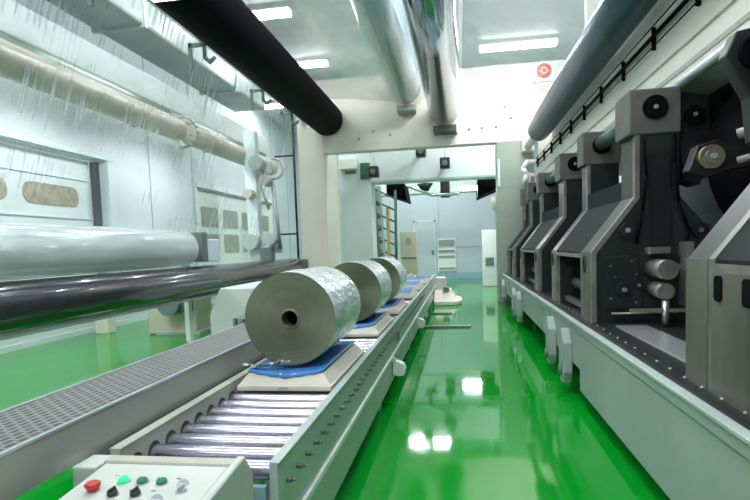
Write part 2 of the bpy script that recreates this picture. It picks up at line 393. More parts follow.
# red emergency disc
t = thing('warning_disc', (2.18, fy - .02, 5.66), 'round red and white disc mounted high on the cream frame', 'sign')
MB().box(1.93, 2.43, fy - .03, fy, 5.56, 6.04).build('plate', 'white', t)
MB().cyl((2.18, fy - .03, 5.82), (2.18, fy - .05, 5.82), .18, n=24).build('disc', 'red', t)
MB().cyl((2.18, fy - .05, 5.82), (2.18, fy - .06, 5.82), .09, n=24).build('centre', 'cradle', t)
MB().cyl((2.18, fy - .06, 5.82), (2.18, fy - .07, 5.82), .05, n=24).build('dot', 'red', t)

# long rollers
def roller(name, label, x, z, r, m, y0=-1.2, y1=14.2, capm='cream', cat='roller', cap_r=None, group=None, n=64):
    t = thing(name, (x, y1, z - r), label, cat, group)
    L_ = y1 - y0
    MB().lathe((x, y0, z), (x, y1, z), [(0, 0.001), (0, r - .02), (.02, r), (L_ - .02, r), (L_, r - .02), (L_, .001)], n).build('roller_shell', m, t)
    MB().cyl((x, y1, z), (x, fy, z), r * .45 if cap_r is None else cap_r, n=24).build('journal', capm, t)
    return t
roller('black_roller', 'long matte black rubber roller running overhead at the upper left', -3.4, 4.97, .42, 'black', y1=14.25, capm='dark')
t = roller('steel_roller', 'dark mirror-polished steel roller overhead in the centre', -.33, 5.0, .39, 'chrome', y1=13.9, cap_r=.36)
MB().box(-.60, -.02, 14.0, fy, 4.40, 4.58, .02).build('bearing_foot', 'block', t)
t = roller('film_covered_roller', 'clear film-wrapped roller overhead left of the polished steel roller', -1.28, 5.58, .42, 'glassroll', y1=13.9, capm='deckside', cap_r=.3)
MB().lathe((-1.28, -1.2, 5.58), (-1.28, 13.9, 5.58), [(0, .36), (15.1, .36)], 48).build('inner_shell', 'silver', t)
MB().box(-1.52, -1.04, 14.0, fy, 5.0, 5.15, .02).build('bearing_foot', 'deckside', t)
t = roller('blue_roller', 'blue-tinted dark steel roller running overhead beside the off-white beam', 1.732, 3.94, .238, 'blueroll', y1=12.2, capm='cream', cap_r=.10)
MB().box(1.60, 1.88, 14.1, fy, 3.82, 4.2, .02).build('bearing_block', 'cream', t)
# low roller and clear roll on the left
t = roller('dark_roller', 'long glossy dark roller low on the left above the walkway', -4.38, 1.09, .25, 'blackgloss', y1=13.8, capm='bright', cap_r=.1)
b = MB(); b.box(-4.62, -4.14, 13.95, fy + .1, 0, 1.3, .02); b.build('bearing_pedestal', 'block', t)
b = MB(); b.box(-4.42, -4.30, .2, 13.6, .79, .83, .005)
t2 = thing('roller_guard_rail', (-4.36, 7, 0), 'pale grey rail running under the glossy dark roller', 'rail')
b.build('rail_bar', 'rail', t2)
for y in (9.6, 12.8): MB().box(-4.42, -4.30, y - .06, y + .06, 0, .78).build('post', 'white', t2)
t = thing('clear_film_roll', (-4.56, 8.4, 1.32), 'large roll of clear wound film on a shaft above the dark roller', 'film roll')
MB().lathe((-4.56, -1.2, 1.64), (-4.56, 8.4, 1.64), [(0, .05), (0, .29), (.02, .30), (9.58, .30), (9.6, .28), (9.6, .05)], 64).build('wound_film', 'cleroll', t)
MB().lathe((-4.56, -1.2, 1.64), (-4.56, 8.4, 1.64), [(0, .2), (9.6, .2)], 48).build('inner_winding', 'wrap', t)
MB().cyl((-4.56, 8.4, 1.64), (-4.56, 8.74, 1.64), .06, n=16).build('shaft', 'bright', t)
t = thing('roll_stand', (-4.56, 8.8, 0), 'dark grey roll stand bracket at the end of the clear film roll', 'stand')
b = MB(); b.box(-4.76, -4.36, 8.72, 8.92, 1.42, 1.92, .02); b.build('bracket', 'motor', t)
MB().box(-4.79, -4.70, 8.76, 8.88, 0, 1.5, .01).build('leg', 'white', t)
MB().box(-4.74, -4.36, 8.93, 9.4, 1.40, 1.80, .02).build('drive_box', 'gantry', t)

# tan rollers along the left wall with brackets
for (y0, y1, lb, nm) in ((-1.0, 10.2, 'near tan roller high on the left running along the wall', 'a'), (10.75, 15.6, 'far tan roller high on the left, behind the bracket', 'b')):
    t = thing('tan_roller', (-5.5, y1, 3.8), lb, 'roller', 'tan rollers along the left wall')
    MB().lathe((-5.5, y0, 4.02), (-5.5, y1, 4.02), [(0, .02), (0, .22), (y1 - y0, .22), (y1 - y0, .02)], 40).build('roller_shell', 'tan', t)
    MB().cyl((-5.5, y1, 4.02), (-5.5, y1 + .28, 4.02), .07, n=12).build('journal', 'motor', t)
for (y, lb) in ((10.45, 'scrolled grey bracket between the two tan rollers'), (15.85, 'grey bracket at the far end of the tan rollers')):
    t = thing('roller_bracket', (XL, y, 3.6), lb, 'bracket', 'tan roller brackets')
    MB().box(-5.78, -5.70, y - .05, y + .05, 3.9, 4.45, .01).build('arm', 'deckside', t)
    b = MB(); pts = [(-5.5 + .30 * math.cos(a), y, 4.02 + .30 * math.sin(a)) for a in [math.radians(k) for k in range(-110, 200, 20)]]; b.tube(pts, .03, 8); b.build('ring', 'deckside', t)
# white perforated beam above the tan rollers
t = thing('cable_trough', (-6.0, 6.5, 4.4), 'pale grey box trough running above the tan rollers', 'cable trough')
MB().box(-6.5, -5.7, -1.0, 16.0, 4.45, 4.95, .03).build('trough_body', 'rail', t)
b = MB()
for y in (2.0, 7.0, 12.0, 15.6): b.box(XL + .002, -6.5, y - .05, y + .05, 4.6, 4.7)
b.build('wall_bracket', 'motor', t)
t = thing('air_duct', (-5.9, 6, 5.6), 'large grey-green duct along the upper left of the hall', 'duct')
MB().box(-6.3, -5.35, -1.0, 15.0, 5.55, 6.35, .05).build('duct_body', 'base', t)
b = MB()
for y in (1, 5, 9, 13): b.box(-6.34, -5.31, y - .04, y + .04, 5.51, 6.39)
b.build('flange', 'rail', t)
b = MB()
for y in (3, 11): b.cyl((-5.8, y, 6.35), (-5.8, y, ZC), .02, n=8)
b.build('hanger', 'silver', t)

# silver rail with hangers beside the black roller
t = thing('silver_rail', (-4.2, 14.3, 4.98), 'thin bright metal rail beside the black overhead roller', 'rail')
MB().cyl((-4.12, -1.0, 5.08), (-4.12, fy, 5.08), .07, n=20).build('tube', 'silver', t)
for y in (6.2, 8.7, 11.4, 13.4):
    b = MB(); b.tube([(-4.12, y, 5.02), (-4.12, y, 4.80), (-4.03, y, 4.72), (-3.93, y, 4.80)], .035, 8); b.box(-4.40, -4.34, y - .02, y + .02, 4.6, 5.05); b.box(-4.40, -4.10, y - .02, y + .02, 4.98, 5.04)
    b.build('hook', 'motor', t)

# ------------------------------------------------------------------ clear film
o = MB().sheet([(-3.83, 5.0), (-4.05, 4.3), (-4.32, 3.45), (-4.60, 2.6), (-4.86, 1.80), (-4.88, 1.6), (-4.80, 1.3), (-4.645, 1.12)], -1.2, 12.7, 30).build('film_curtain', 'curtain')
tag(o, 'clear plastic film with painted light streaks, hanging from the black overhead roller to the dark lower roller', 'plastic film')
o = MB().sheet([(-3.35, 5.40), (-2.6, 5.33), (-1.9, 5.25), (-1.34, 5.15)], -1.0, 13.8, 12).build('film_web', 'web')
tag(o, 'clear film stretched overhead between the black roller and the film-wrapped roller', 'plastic film')
o = MB().sheet([(.12, 4.98), (.5, 4.80), (1.1, 4.49), (1.60, 4.17)], -1.0, 12.0, 12).build('film_web', 'web')
tag(o, 'clear film stretched overhead between the steel roller and the blue roller', 'plastic film')

# ------------------------------------------------------------------ off-white beam with cables, upper right
t = thing('overhead_beam', (2.2, 6.6, 2.93), 'long off-white beam above the right machine', 'beam')
MB().box(2.0, 2.5, -1.0, 14.35, 2.95, 4.12, .015).build('beam_body', 'beam', t)
b = MB(); b.box(1.985, 2.0, -1, 14.3, 3.02, 3.06); b.box(1.985, 2.0, -1, 14.3, 3.22, 3.235); b.build('groove_strip', 'railbeige', t)
b = MB()
for y in (0.5, 4.6, 9.4): b.box(2.1, 2.3, y, y + .15, 4.14, ZC)
b.build('hanger_post', 'cream', t)
t = thing('conduit_pipe', (1.93, 7, 2.85), 'pale grey pipe under the off-white beam', 'pipe')
MB().cyl((1.97, -1, 2.90), (1.97, 14.3, 2.90), .045, n=14).build('pipe', 'silver', t)
for (z, r, lb) in ((3.54, .021, 'thick dark cable running along the off-white beam'), (3.64, .007, 'thin dark wire above the thick cable on the beam'), (3.44, .007, 'thin dark wire below the thick cable on the beam')):
    o = MB().cyl((1.945, -1, z), (1.945, 14.2, z), r, n=10).build('cable', 'black'); tag(o, lb, 'cable')
for k in range(10):
    y = 4.95 + 1.03 * k
    o = MB().box(1.958, 1.998, y - .012, y + .012, 3.43, 3.655, .003).build('cable_clamp', 'black')
    tag(o, ('nearest', 'second', 'third', 'fourth', 'fifth', 'sixth', 'seventh', 'eighth', 'ninth', 'tenth and farthest')[k] + ' dark cable clamp along the off-white beam', 'clamp', 'cable clamps on the beam')
t = thing('cable_connector', (1.75, 14.2, 3.1), 'white coiled connector fitting at the far end of the cable', 'fitting')
b = MB(); b.tube([(1.90, 14.1, 3.54), (1.7, 14.1, 3.55), (1.6, 14.1, 3.4), (1.68, 14.1, 3.25), (1.62, 14.2, 3.0)], .06, 10); b.build('elbow', 'white', t)
b = MB(); b.tube([(1.90, 14.2, 3.2), (1.75, 14.2, 3.25), (1.75, 14.2, 3.0)], .05, 10); b.build('coil', 'cradle', t)

# ------------------------------------------------------------------ right machine base
t = thing('machine_bed', (1.7, 5, 0), 'long grey-green machine bed under the winding stations, right of the aisle', 'machine base')
b = MB()
prof_n = [(1.09, .13), (1.09, .66), (1.075, .68), (1.075, .743), (4.2, .743), (4.2, .13)]
prof_f = [(1.09, .33), (1.09, .66), (1.075, .68), (1.075, .743), (4.2, .743), (4.2, .33)]
b.prism(prof_n, -1.0, 5.26, 'Y'); b.prism(prof_f, 5.26, 14.3, 'Y')
b.build('base_beam', 'base', t)
MB().box(1.06, 1.11, -1.0, 14.3, .743, .765, .004).build('top_lip', 'rail', t)
MB().box(1.15, 1.22, -1.0, 14.3, .743, .775).build('chain_track', 'dark', t)
MB().box(1.23, 4.1, -.9, 14.2, .743, .772).build('top_tray', 'dark', t)
for y in [1.0 + .21 * k for k in range(30)]: MB().cyl((1.185, y, .775), (1.185, y, .79), .013, .009, n=8).build('chain_stud', 'edge', t)
b = MB()
for y in (7.6, 10.0, 12.8): b.box(1.084, 1.092, y - .01, y + .01, .33, .66)
b.build('seam', 'motor', t)
b = MB()
for y in (-.5, 2.0, 4.6, 7.9, 11.6, 13.8): b.box(1.5, 2.5, y - .2, y + .2, 0, .35)
b.build('plinth', 'motor', t)
for (y) in (6.62, 5.72, 11.0, 10.1, 13.6):
    b = MB(); b.prism([(y - .12, .52), (y + .02, .66), (y + .14, .52), (y + .13, .22), (y + .05, .10), (y - .07, .10), (y - .13, .22)], 1.00, 1.09, 'X', .008)
    lug = b.build('support_lug', 'base', t)
    MB().cyl((.975, y, .22), (1.0, y, .22), .055, n=16).build('pin', 'bolt', lug)
o = MB().box(1.34, 1.60, 3.12, 5.0, .772, .785, .003).build('steel_plate', 'silver'); tag(o, 'flat bright steel plate on the base between the two nearest stations', 'plate')

# ------------------------------------------------------------------ winding stations
def bottle(xi=1.2, xo=2.35, nx0=1.58, nx1=1.95, z0=.775, zs=1.43, zn=1.92, zt=2.47):
    return [(xi, z0), (xi, zs), (nx0, zn), (nx0, zt), (nx1, zt), (nx1, zn), (xo, zs), (xo, z0)]
def station(y0, y1, label, closed=False, cd=.42):
    t = thing('winding_station', ((1.2 + 2.35) / 2, (y0 + y1) / 2, .775), label, 'winding machine', 'winding stations on the right')
    for (a, bb, nm) in ((y0, y0 + cd, 0), (y1 - .30, y1, 1)):
        fr = MB().prism(bottle(), a, bb, 'Y').build('side_frame', 'darkgreen', t)
        # pale worn strip following the aisle-side outline
        e = [(1.2, .775), (1.2, 1.43), (1.58, 1.92), (1.58, 2.47), (1.62, 2.47), (1.62, 1.905), (1.245, 1.415), (1.245, .775)]
        MB().prism([(p[0] - .006, p[1]) for p in e], a - .012, a + .05, 'Y').build('edge_strip', 'edge', fr)
        MB().box(1.188, 1.2, a + .05, bb, .775, 1.43).build('aisle_face', 'brushed', fr)
        if not closed:
            mb = MB(); oblong(mb, (a + bb) / 2 + .02, 1.31, .10, .16, 1.178, 1.189); mb.build('slot', 'gap', fr)
        hb = MB().box(1.52, 1.96, a - .02, bb, 2.47, 2.87, .015).build('head_block', 'block', t)
        MB().cyl((1.74, a - .045, 2.70), (1.74, a - .02, 2.70), .105, n=28).build('bearing_ring', 'black', hb)
        MB().cyl((1.74, a - .055, 2.70), (1.74, a - .045, 2.70), .02, n=16).build('bearing_centre', 'bright', hb)
    # dark sloping cover between the two frames
    b = MB(); ya, yb = y0 + cd, y1 - .3
    b.prism([(1.20, 1.40), (1.20, 1.43), (1.58, 1.92), (1.58, 2.10), (1.61, 2.10), (1.61, 1.90), (1.23, 1.40)], ya, yb, 'Y'); b.build('shoulder_cover', 'shoulder', t)
    MB().box(1.19, 1.24, ya, yb, 1.37, 1.41).build('cover_rail', 'edge', t)
    if closed:
        dp = MB().box(1.188, 1.21, ya, yb, .775, 1.37).build('door_panel', 'brushed', t)
        for yy in (2.73, 2.47, 1.6):
            mb = MB(); mb.prism([(yy - .02, 1.235), (yy - .035, 1.25), (yy - .035, 1.34), (yy - .02, 1.355), (yy + .02, 1.355), (yy + .035, 1.34), (yy + .035, 1.25), (yy + .02, 1.235)], 1.18, 1.188, 'X'); mb.build('slot', 'black', dp)
    # inner workings
    for (x, z, r, m) in ((1.62, 1.20, .12, 'dark'), (1.75, .98, .09, 'bright'), (1.98, 1.28, .10, 'dark'), (1.42, 1.02, .06, 'edge'), (1.80, 1.62, .12, 'black'), (2.1, .98, .09, 'dark')):
        MB().cyl((x, ya, z), (x, yb, z), r, n=20).build('inner_roller', m, t)
    b = MB(); b.box(1.35, 2.2, ya, ya + .04, .82, .90); b.box(1.3, 1.36, ya, yb, .80, .86); b.box(1.9, 1.97, ya, ya + .05, .8, 1.35); b.build('inner_bracket', 'bolt', t)
    MB().cyl((1.74, y0 + cd, 2.72), (1.74, y1 - .3, 2.72), .085, n=20).build('top_pipe', 'teal', t)
    return t
ST = {}
st_def = ((.7, 3.10, 'nearest winding station with brushed steel front panel at the right edge', True),
          (5.25, 7.40, 'second winding station, tall dark frame with round bearing in its head block', False),
          (8.65, 11.2, 'third winding station behind the second one', False),
          (12.5, 14.1, 'farthest winding station beside the end frame', False))
for i, (a, c, lb, cl) in enumerate(st_def): ST[i] = station(a, c, lb, cl, cd=.42 if i else .35)
# detail on the front of station two
t = ST[1]; y = 5.25
for (x, z, r) in ((1.50, 1.62, .065), (1.47, 1.08, .06)):
    h = MB().cyl((x, y - .05, z), (x, y, z), r, n=24).build('hub', 'dark', t)
    MB().cyl((x, y - .07, z), (x, y - .05, z), r * .35, n=12).build('hub_nut', 'bright', h)
MB().prism([(1.32, .90), (1.32, 1.38), (1.60, 1.40), (1.64, .90)], y - .02, y, 'Y', .004).build('mounting_plate', 'darkgreen', t)
for (x, z) in ((1.36, 1.00), (1.36, 1.30), (1.58, 1.22), (1.58, .96), (1.40, 1.20), (1.54, 1.34)): MB().cyl((x, y - .035, z), (x, y - .02, z), .010, n=8).build('bolt', 'edge', t)
MB().cyl((1.74, y - .35, 1.27), (1.74, y, 1.27), .085, n=22).build('spindle', 'edge', t)
MB().cyl((1.74, y - .30, 1.08), (1.74, y, 1.08), .07, n=22).build('spindle', 'edge', t)
MB().cyl((1.74, y - .28, .80), (1.74, y - .28, 1.0), .03, n=12).build('stand_rod', 'bright', t)
b = MB(); b.box(1.45, 2.25, y - .30, y - .26, .90, .93); b.box(1.95, 2.0, y - .2, y, .93, 1.5); b.box(2.12, 2.22, y - .12, y, 1.0, 1.36); b.build('cross_bar', 'edge', t)
b = MB(); b.box(1.70, 1.86, y - .05, y, 1.45, 2.3); b.build('rib', 'shoulder', t)
for (pts_, r_, m_) in (([(1.64, y - .03, 2.45), (1.66, y - .05, 2.1), (1.63, y - .04, 1.8), (1.58, y - .03, 1.5)], .012, 'black'), ([(1.90, y - .03, 2.45), (1.89, y - .06, 2.2), (1.93, y - .05, 1.85), (2.02, y - .04, 1.6), (1.98, y - .04, 1.4)], .014, 'black'), ([(1.36, y - .04, .86), (1.9, y - .05, .87), (2.2, y - .04, .95)], .012, 'edge')):
    b = MB(); b.tube(pts_, r_, 8); b.build('hose', m_, t)
for (x, z, r) in ((1.93, 1.28, .09), (2.12, 1.60, .07), (1.60, 1.12, .05), (2.12, 1.08, .08)):
    g = MB().cyl((x, y - .04, z), (x, y, z), r, n=16, smooth=False).build('gear', 'shoulder', t); MB().cyl((x, y - .05, z), (x, y - .04, z), r * .3, n=12).build('gear_hub', 'edge', g)
MB().box(1.66, 1.84, y - .12, y, 1.40, 1.46, .006).build('guide_block', 'edge', t)
b = MB(); b.prism([(1.96, 2.84), (2.20, 2.80), (2.26, 2.3), (2.14, 2.0), (2.02, 2.05), (1.96, 2.4)], y + .05, y + .30, 'Y', .01); sw = b.build('swing_arm', 'dark', t)
MB().cyl((2.08, y, 2.62), (2.08, y + .05, 2.62), .08, n=24).build('arm_bearing', 'black', sw)
MB().cyl((2.08, y - .02, 2.62), (2.08, y, 2.62), .018, n=12).build('arm_pin', 'bright', sw)
MB().cyl((2.12, y, 2.30), (2.12, y + .05, 2.30), .05, n=16).build('arm_bolt', 'bright', sw)

# black drum between the stations, brass bearing, shafts, green arm
t = thing('winding_drum', (2.55, 4.7, 2.0), 'big black winding drum between the two nearest stations', 'drum')
MB().lathe((2.97, 4.45, 2.20), (2.97, 5.15, 2.20), [(0, .01), (0, .83), (.03, .85), (.67, .85), (.7, .83), (.7, .01)], 64).build('drum_shell', 'black', t)
MB().cyl((2.97, 4.35, 2.20), (2.97, 5.35, 2.20), .05, n=16).build('axle', 'dark', t)
t = thing('bearing_arm', (2.0, 4.45, 1.9), 'dark arm with a round brass bearing in front of the black drum', 'bearing')
b = MB(); b.prism([(1.66, 2.02), (1.72, 2.20), (1.86, 2.24), (2.02, 2.18), (2.9, 2.22), (2.9, 2.12), (1.95, 2.02), (1.80, 1.97)], 4.30, 4.42, 'Y', .008); b.build('arm', 'dark', t)
MB().cyl((1.80, 4.25, 2.11), (1.80, 4.30, 2.11), .085, n=28).build('bearing_ring', 'brass', t)
MB().cyl((1.80, 4.23, 2.11), (1.80, 4.25, 2.11), .05, n=20).build('bearing_hub', 'edge', t)
MB().cyl((1.80, 4.21, 2.11), (1.80, 4.23, 2.11), .02, n=12).build('bearing_pin', 'bright', t)
for (z0, z1, r) in ((2.24, 2.44, .035), (2.06, 2.24, .025)):
    o = MB().cyl((1.92, 4.15, z0), (2.75, 3.5, z1), r, n=14).build('steel_shaft', 'bright'); tag(o, 'upper bright steel shaft beside the brass bearing' if r > .03 else 'lower thinner steel shaft beside the brass bearing', 'shaft')
t = thing('pivot_arm', (2.0, 3.6, 2.0), 'grey-green pivot arm with dark bearing at the upper right edge', 'arm')
yy = 3.75
b = MB(); b.prism([(1.66, 2.66), (1.72, 2.80), (1.95, 2.84), (2.4, 2.7), (2.4, 2.45), (1.93, 2.36), (1.90, 2.12), (1.83, 2.12), (1.80, 2.40)], yy, yy + .12, 'Y', .008); b.build('arm', 'darkgreen', t)
MB().cyl((1.84, yy - .04, 2.66), (1.84, yy, 2.66), .11, n=28).build('bearing', 'black', t)
MB().cyl((1.86, yy - .05, 2.48), (1.86, yy, 2.48), .025, n=12).build('pin', 'bright', t)
# dark sheets added for the shade behind the stations; the roof blocks light
t = thing('rear_shade_screen', (4.0, 5, .743), 'added dark screen standing in for the shade behind the winding stations', 'shade screen')
MB().box(3.95, 4.1, -.8, 14.2, .775, 3.1, .01).build('shade_wall', 'dark', t)
MB().box(2.52, 4.1, -.8, 14.2, 3.1, 3.2, .01).build('shade_roof', 'dark', t)
for k in range(7):
    y = 1.2 + 1.9 * k
    MB().box(3.89, 3.95, y, y + 1.5, 1.0, 1.9, .01).build('access_cover', 'darkgreen', t)
b = MB()
for k in range(5): b.cyl((3.8, .2, 1.0 + .24 * k), (3.8, 5.0, 1.0 + .24 * k), .03, n=10)
b.build('pipe', 'edge', t)

# ------------------------------------------------------------------ conveyor
t = thing('roller_conveyor', (-1.08, 8.5, 0), 'long grey roller conveyor carrying the film rolls down the middle', 'conveyor')
cy0, cy1 = 1.98, 16.0
b = MB(); b.box(-.765, -.73, cy0, cy1, .42, .705, .003); r1 = b.build('side_rail', 'rail', t, 'grey-green outer rail beside the green aisle')
b = MB(); b.box(-.765, -.715, cy0, cy1, .385, .42, .003); b.build('flange', 'white', r1)
b = MB(); b.box(-.76, -.722, cy0 + .05, cy1, .16, .385, .002); b.build('lower_panel', 'rail', r1)
MB().box(-.765, -.722, cy0, cy1, .705, .712).build('top_lip', 'rail', r1)
r2 = MB().box(-1.45, -1.405, cy0, cy1, .30, .745, .003).build('side_rail', 'railbeige', t, 'beige notched rail beside the walkway')
MB().box(-1.452, -1.400, cy0, cy1, .745, .752).build('top_lip', 'railbeige', r2)
RP = .142; nr = 98
ys = [cy0 + .10 + RP * k for k in range(nr)]
proto = None
for k, y in enumerate(ys):
    if proto is None:
        proto = MB().lathe((-1.400, y, .640), (-.77, y, .640), [(0, .042), (.62, .042), (.624, .040), (.625, .012), (.63, .012)], 20).build('roller', 'zinc', t)
    else:
        c = proto.copy(); COL.objects.link(c); c.parent = t; c.location = (0, y - ys[0], 0)
nut0 = None
for k, y in enumerate(ys[:60]):
    if nut0 is None:
        nut0 = MB().cyl((-.73, y, .60), (-.706, y, .60), .013, n=6, smooth=False).cyl((-.706, y, .60), (-.690, y, .60), .007, n=8).build('axle_nut', 'bolt', r1)
    else:
        c = nut0.copy(); COL.objects.link(c); c.parent = r1; c.location = (0, y - ys[0], 0)
nt0 = None
for k, y in enumerate(ys[:24]):
    if nt0 is None:
        nt0 = MB().cyl((-1.405, y + .004, .645), (-1.4005, y + .004, .645), .050, n=20).build('axle_notch', 'gap', r2)
    else:
        c = nt0.copy(); COL.objects.link(c); c.parent = r2; c.location = (0, y - ys[0], 0)
for y in (2.2, 5.0, 8.0, 11.0, 14.0, 15.8):
    MB().box(-.86, -.78, y - .04, y + .04, 0, .58).build('leg', 'rail', t); MB().box(-1.43, -1.36, y - .04, y + .04, 0, .58).build('leg', 'rail', t)
    MB().box(-1.40, -.80, y - .03, y + .03, .30, .36).build('cross_member', 'rail', t)
MB().box(-1.40, -.80, cy0 + .04, cy0 + .07, .42, .59).build('end_plate', 'skirt', t)

# white sensor brackets on the aisle side
for (y, z, lb) in ((5.45, .28, 'white octagonal bracket low on the aisle side of the conveyor'), (8.6, .30, 'small pale bracket farther along the aisle side of the conveyor')):
    tt = thing('side_bracket', (-.62, y, .25), lb, 'bracket')
    MB().prism([(-.715, z - .05), (-.715, z + .08), (-.67, z + .09), (-.60, z + .06), (-.58, z + .01), (-.60, z - .06), (-.66, z - .07)], y, y + .10, 'Y', .006).build('body', 'white', tt)
    MB().cyl((-.70, y - .02, z + .10), (-.70, y + .04, z + .10), .022, n=12).build('sensor', 'cradle', tt)
o = MB().box(-.72, -.69, 5.9, 5.96, .50, .62, .005).build('photo_sensor', 'bolt'); tag(o, 'small dark photocell on the conveyor rail beside the second roll', 'sensor')

# ------------------------------------------------------------------ film rolls, cradles, blue sheets
def make_cradle(y, label, z=.69, x=-1.08, hw=.30, ln=1.12):
    tt = thing('roll_cradle', (x, y + ln / 2, z), label, 'cradle', 'beige cradles on the conveyor')
    b = MB(); b.box(x - hw, x + hw, y, y + ln, z, z + .035, .008)
    b.hexa([(x - hw + .01, y + .01, z + .035), (x + hw - .01, y + .01, z + .035), (x + hw - .01, y + ln - .01, z + .035), (x - hw + .01, y + ln - .01, z + .035)],
           [(x - hw + .06, y + .055, z + .10), (x + hw - .06, y + .055, z + .10), (x + hw - .06, y + ln - .055, z + .10), (x - hw + .06, y + ln - .055, z + .10)])
    b.build('body', 'cradle', tt)
    MB().box(x - .03, x + .03, y - .008, y, z + .01, z + .03).build('latch', 'railbeige', tt)
    return tt
def make_mat(y, label, z=.793, x=-1.08, zc=None, ln=1.0):
    """blue foam sheet: hugs the underside of a roll of radius .3 centred at zc, corners spread on the cradle"""
    zc = z + .325 if zc is None else zc
    t_ = bmesh.new(); nx, ny = 16, 12; V = []
    for j in range(ny + 1):
        row = []
        for i in range(nx + 1):
            u = -.24 + .48 * i / nx
            vv = y + ln * j / ny
            zz = z + .004 + .13 * (max(0, (zc - math.sqrt(.315 ** 2 - u * u)) - (zc - .315)))
            e = 0
            row.append(t_.verts.new((x + u, vv - e + (0.006 * math.sin(i * 2.1) if j == 0 else 0), zz)))
        if j == 0:
            V.append([t_.verts.new((v.co.x * 1.0, v.co.y - .012 - (1 - abs(v.co.x - x) / .24) * .020, v.co.z - .006 - (1 - abs(v.co.x - x) / .24) * .028)) for v in row])
        V.append(row)
    for j in range(ny + 1):
        for i in range(nx):
            f = t_.faces.new((V[j][i], V[j][i + 1], V[j + 1][i + 1], V[j + 1][i])); f.smooth = True
    bmesh.ops.recalc_face_normals(t_, faces=t_.faces)
    bmesh.ops.solidify(t_, geom=list(t_.faces), thickness=.006)
    mb = MB(); mb._join(t_); o = mb.build('blue_foam_sheet', 'blue'); return tag(o, label, 'foam sheet', 'blue sheets under the rolls')
def make_roll(y, label, x=-1.07, z=1.113, r=.30, ln=.86):
    tt = thing('film_roll', (x, y + ln / 2, z - r), label, 'film roll', 'film rolls on the conveyor')
    # slightly irregular wrapped body
    n = 72; t_ = bmesh.new(); rings = []; m_ = 16
    for j in range(m_ + 1):
        h = y + ln * j / m_; ring = []
        for k in range(n):
            a = 2 * PI * k / n
            rr = r + .0035 * math.sin(a * 9 + j * .7) * math.sin(j * 1.3) + random.uniform(-.0012, .0016)
            if j in (0, m_): rr = r - .004
            ring.append(t_.verts.new((x + rr * math.cos(a), h, z + rr * math.sin(a))))
        rings.append(ring)
    for j in range(m_):
        for k in range(n):
            f = t_.faces.new((rings[j][k], rings[j][(k + 1) % n], rings[j + 1][(k + 1) % n], rings[j + 1][k])); f.smooth = True
    bmesh.ops.recalc_face_normals(t_, faces=t_.faces)
    mb = MB(); mb._join(t_); mb.build('film_wrap', 'wrap', tt)
    for (ya, s) in ((y + .002, -1), (y + ln - .002, 1)):
        mb = MB(); mb.lathe((x, ya, z), (x, ya + .01, z), [(0, .054), (0, r - .005)], 72); mb.build('wound_edge', 'face', tt)
    mb = MB(); mb.lathe((x, y - .006, z), (x, y + ln + .006, z), [(0, .053), (0, .068), (ln + .012, .068), (ln + .012, .053), (0, .053)], 32); mb.build('core', 'core', tt)
    MB().cyl((x, y + .12, z), (x, y + ln - .12, z), .052, n=24).build('core_hole_shade', 'black', tt)  # black fill stands in for the dark inside the open core
    return tt
rolls = ((3.25, 'nearest big roll of film wrapped in clear plastic, in front of the others'), (5.20, 'second film roll, directly behind the nearest one'), (6.90, 'third film roll, smallest in view on the conveyor'))
for i, (y, lb) in enumerate(rolls):
    w_ = ('nearest', 'second', 'third')[i]
    make_cradle(y - .15, f'beige cradle under the {w_} film roll')
    make_mat(y - .09, f'blue foam sheet under the {w_} film roll')
    make_roll(y, lb)
for (y, w_) in ((8.7, 'just beyond the third film roll'), (10.4, 'second beyond the third film roll'), (12.2, 'farthest along the conveyor')):
    make_cradle(y, f'empty beige cradle {w_}')
    make_mat(y + .1, f'empty blue foam sheet on the cradle {w_}')
# crumpled film end at the foot of the nearest roll
b = MB(); bmw = bmesh.new(); bmesh.ops.create_grid(bmw, x_segments=22, y_segments=6, size=.5)
for v in bmw.verts:
    u = v.co.x; q = v.co.y
    X = -1.22 + u * .30; v.co = Vector((X + random.uniform(-.006, .006), 3.20 + q * .06 + random.uniform(-.008, .008), .822 + abs(u + .2) * .05 - .02 * q + random.uniform(-.012, .012)))
for f in bmw.faces: f.smooth = True
b._join(bmw); o = b.build('loose_film', 'wrap'); tag(o, 'crumpled loose film end at the foot of the nearest roll', 'plastic film')

# ------------------------------------------------------------------ walkway left of the conveyor
t = thing('walkway', (-1.71, 6, 0), 'perforated grey metal walkway along the left side of the conveyor', 'walkway')
MB().box(-1.91, -1.50, -.6, 4.6, .893, .905).build('tread_plate', 'deck', t)
MB().box(-1.488, -1.455, 1.9, 15.0, .60, .70).build('gap_tray', 'deckside', t)
MB().box(-1.50, -1.49, 1.95, 15.0, .58, .745).build('inner_skirt', 'motor', t)
b = MB(); b.box(-1.502, -1.49, -.6, 15.0, .745, .907); b.build('side_skirt', 'deckside', t)
b = MB(); b.box(-1.92, -1.908, -.6, 4.6, .745, .907); b.build('outer_skirt', 'deckside', t)
b = MB(); b.box(-1.505, -1.487, -.6, 15.0, .905, .915); b.box(-1.923, -1.905, -.6, 4.6, .905, .913); b.build('edge_bead', 'silver', t)
b = MB(); b.hexa([(-2.05, 4.6, .78), (-1.5, 4.6, .78), (-1.5, 15.0, .78), (-2.05, 15.0, .78)], [(-2.05, 4.6, .95), (-1.5, 4.6, .90), (-1.5, 15.0, .90), (-2.05, 15.0, .95)]); b.build('far_deck', 'deck', t)
for y in (.3, 2.6, 5.0, 8.0, 11.0, 14.0):
    MB().box(-1.89, -1.83, y - .03, y + .03, 0, .78).build('leg', 'deckside', t); MB().box(-1.57, -1.51, y - .03, y + .03, 0, .78).build('leg', 'deckside', t)

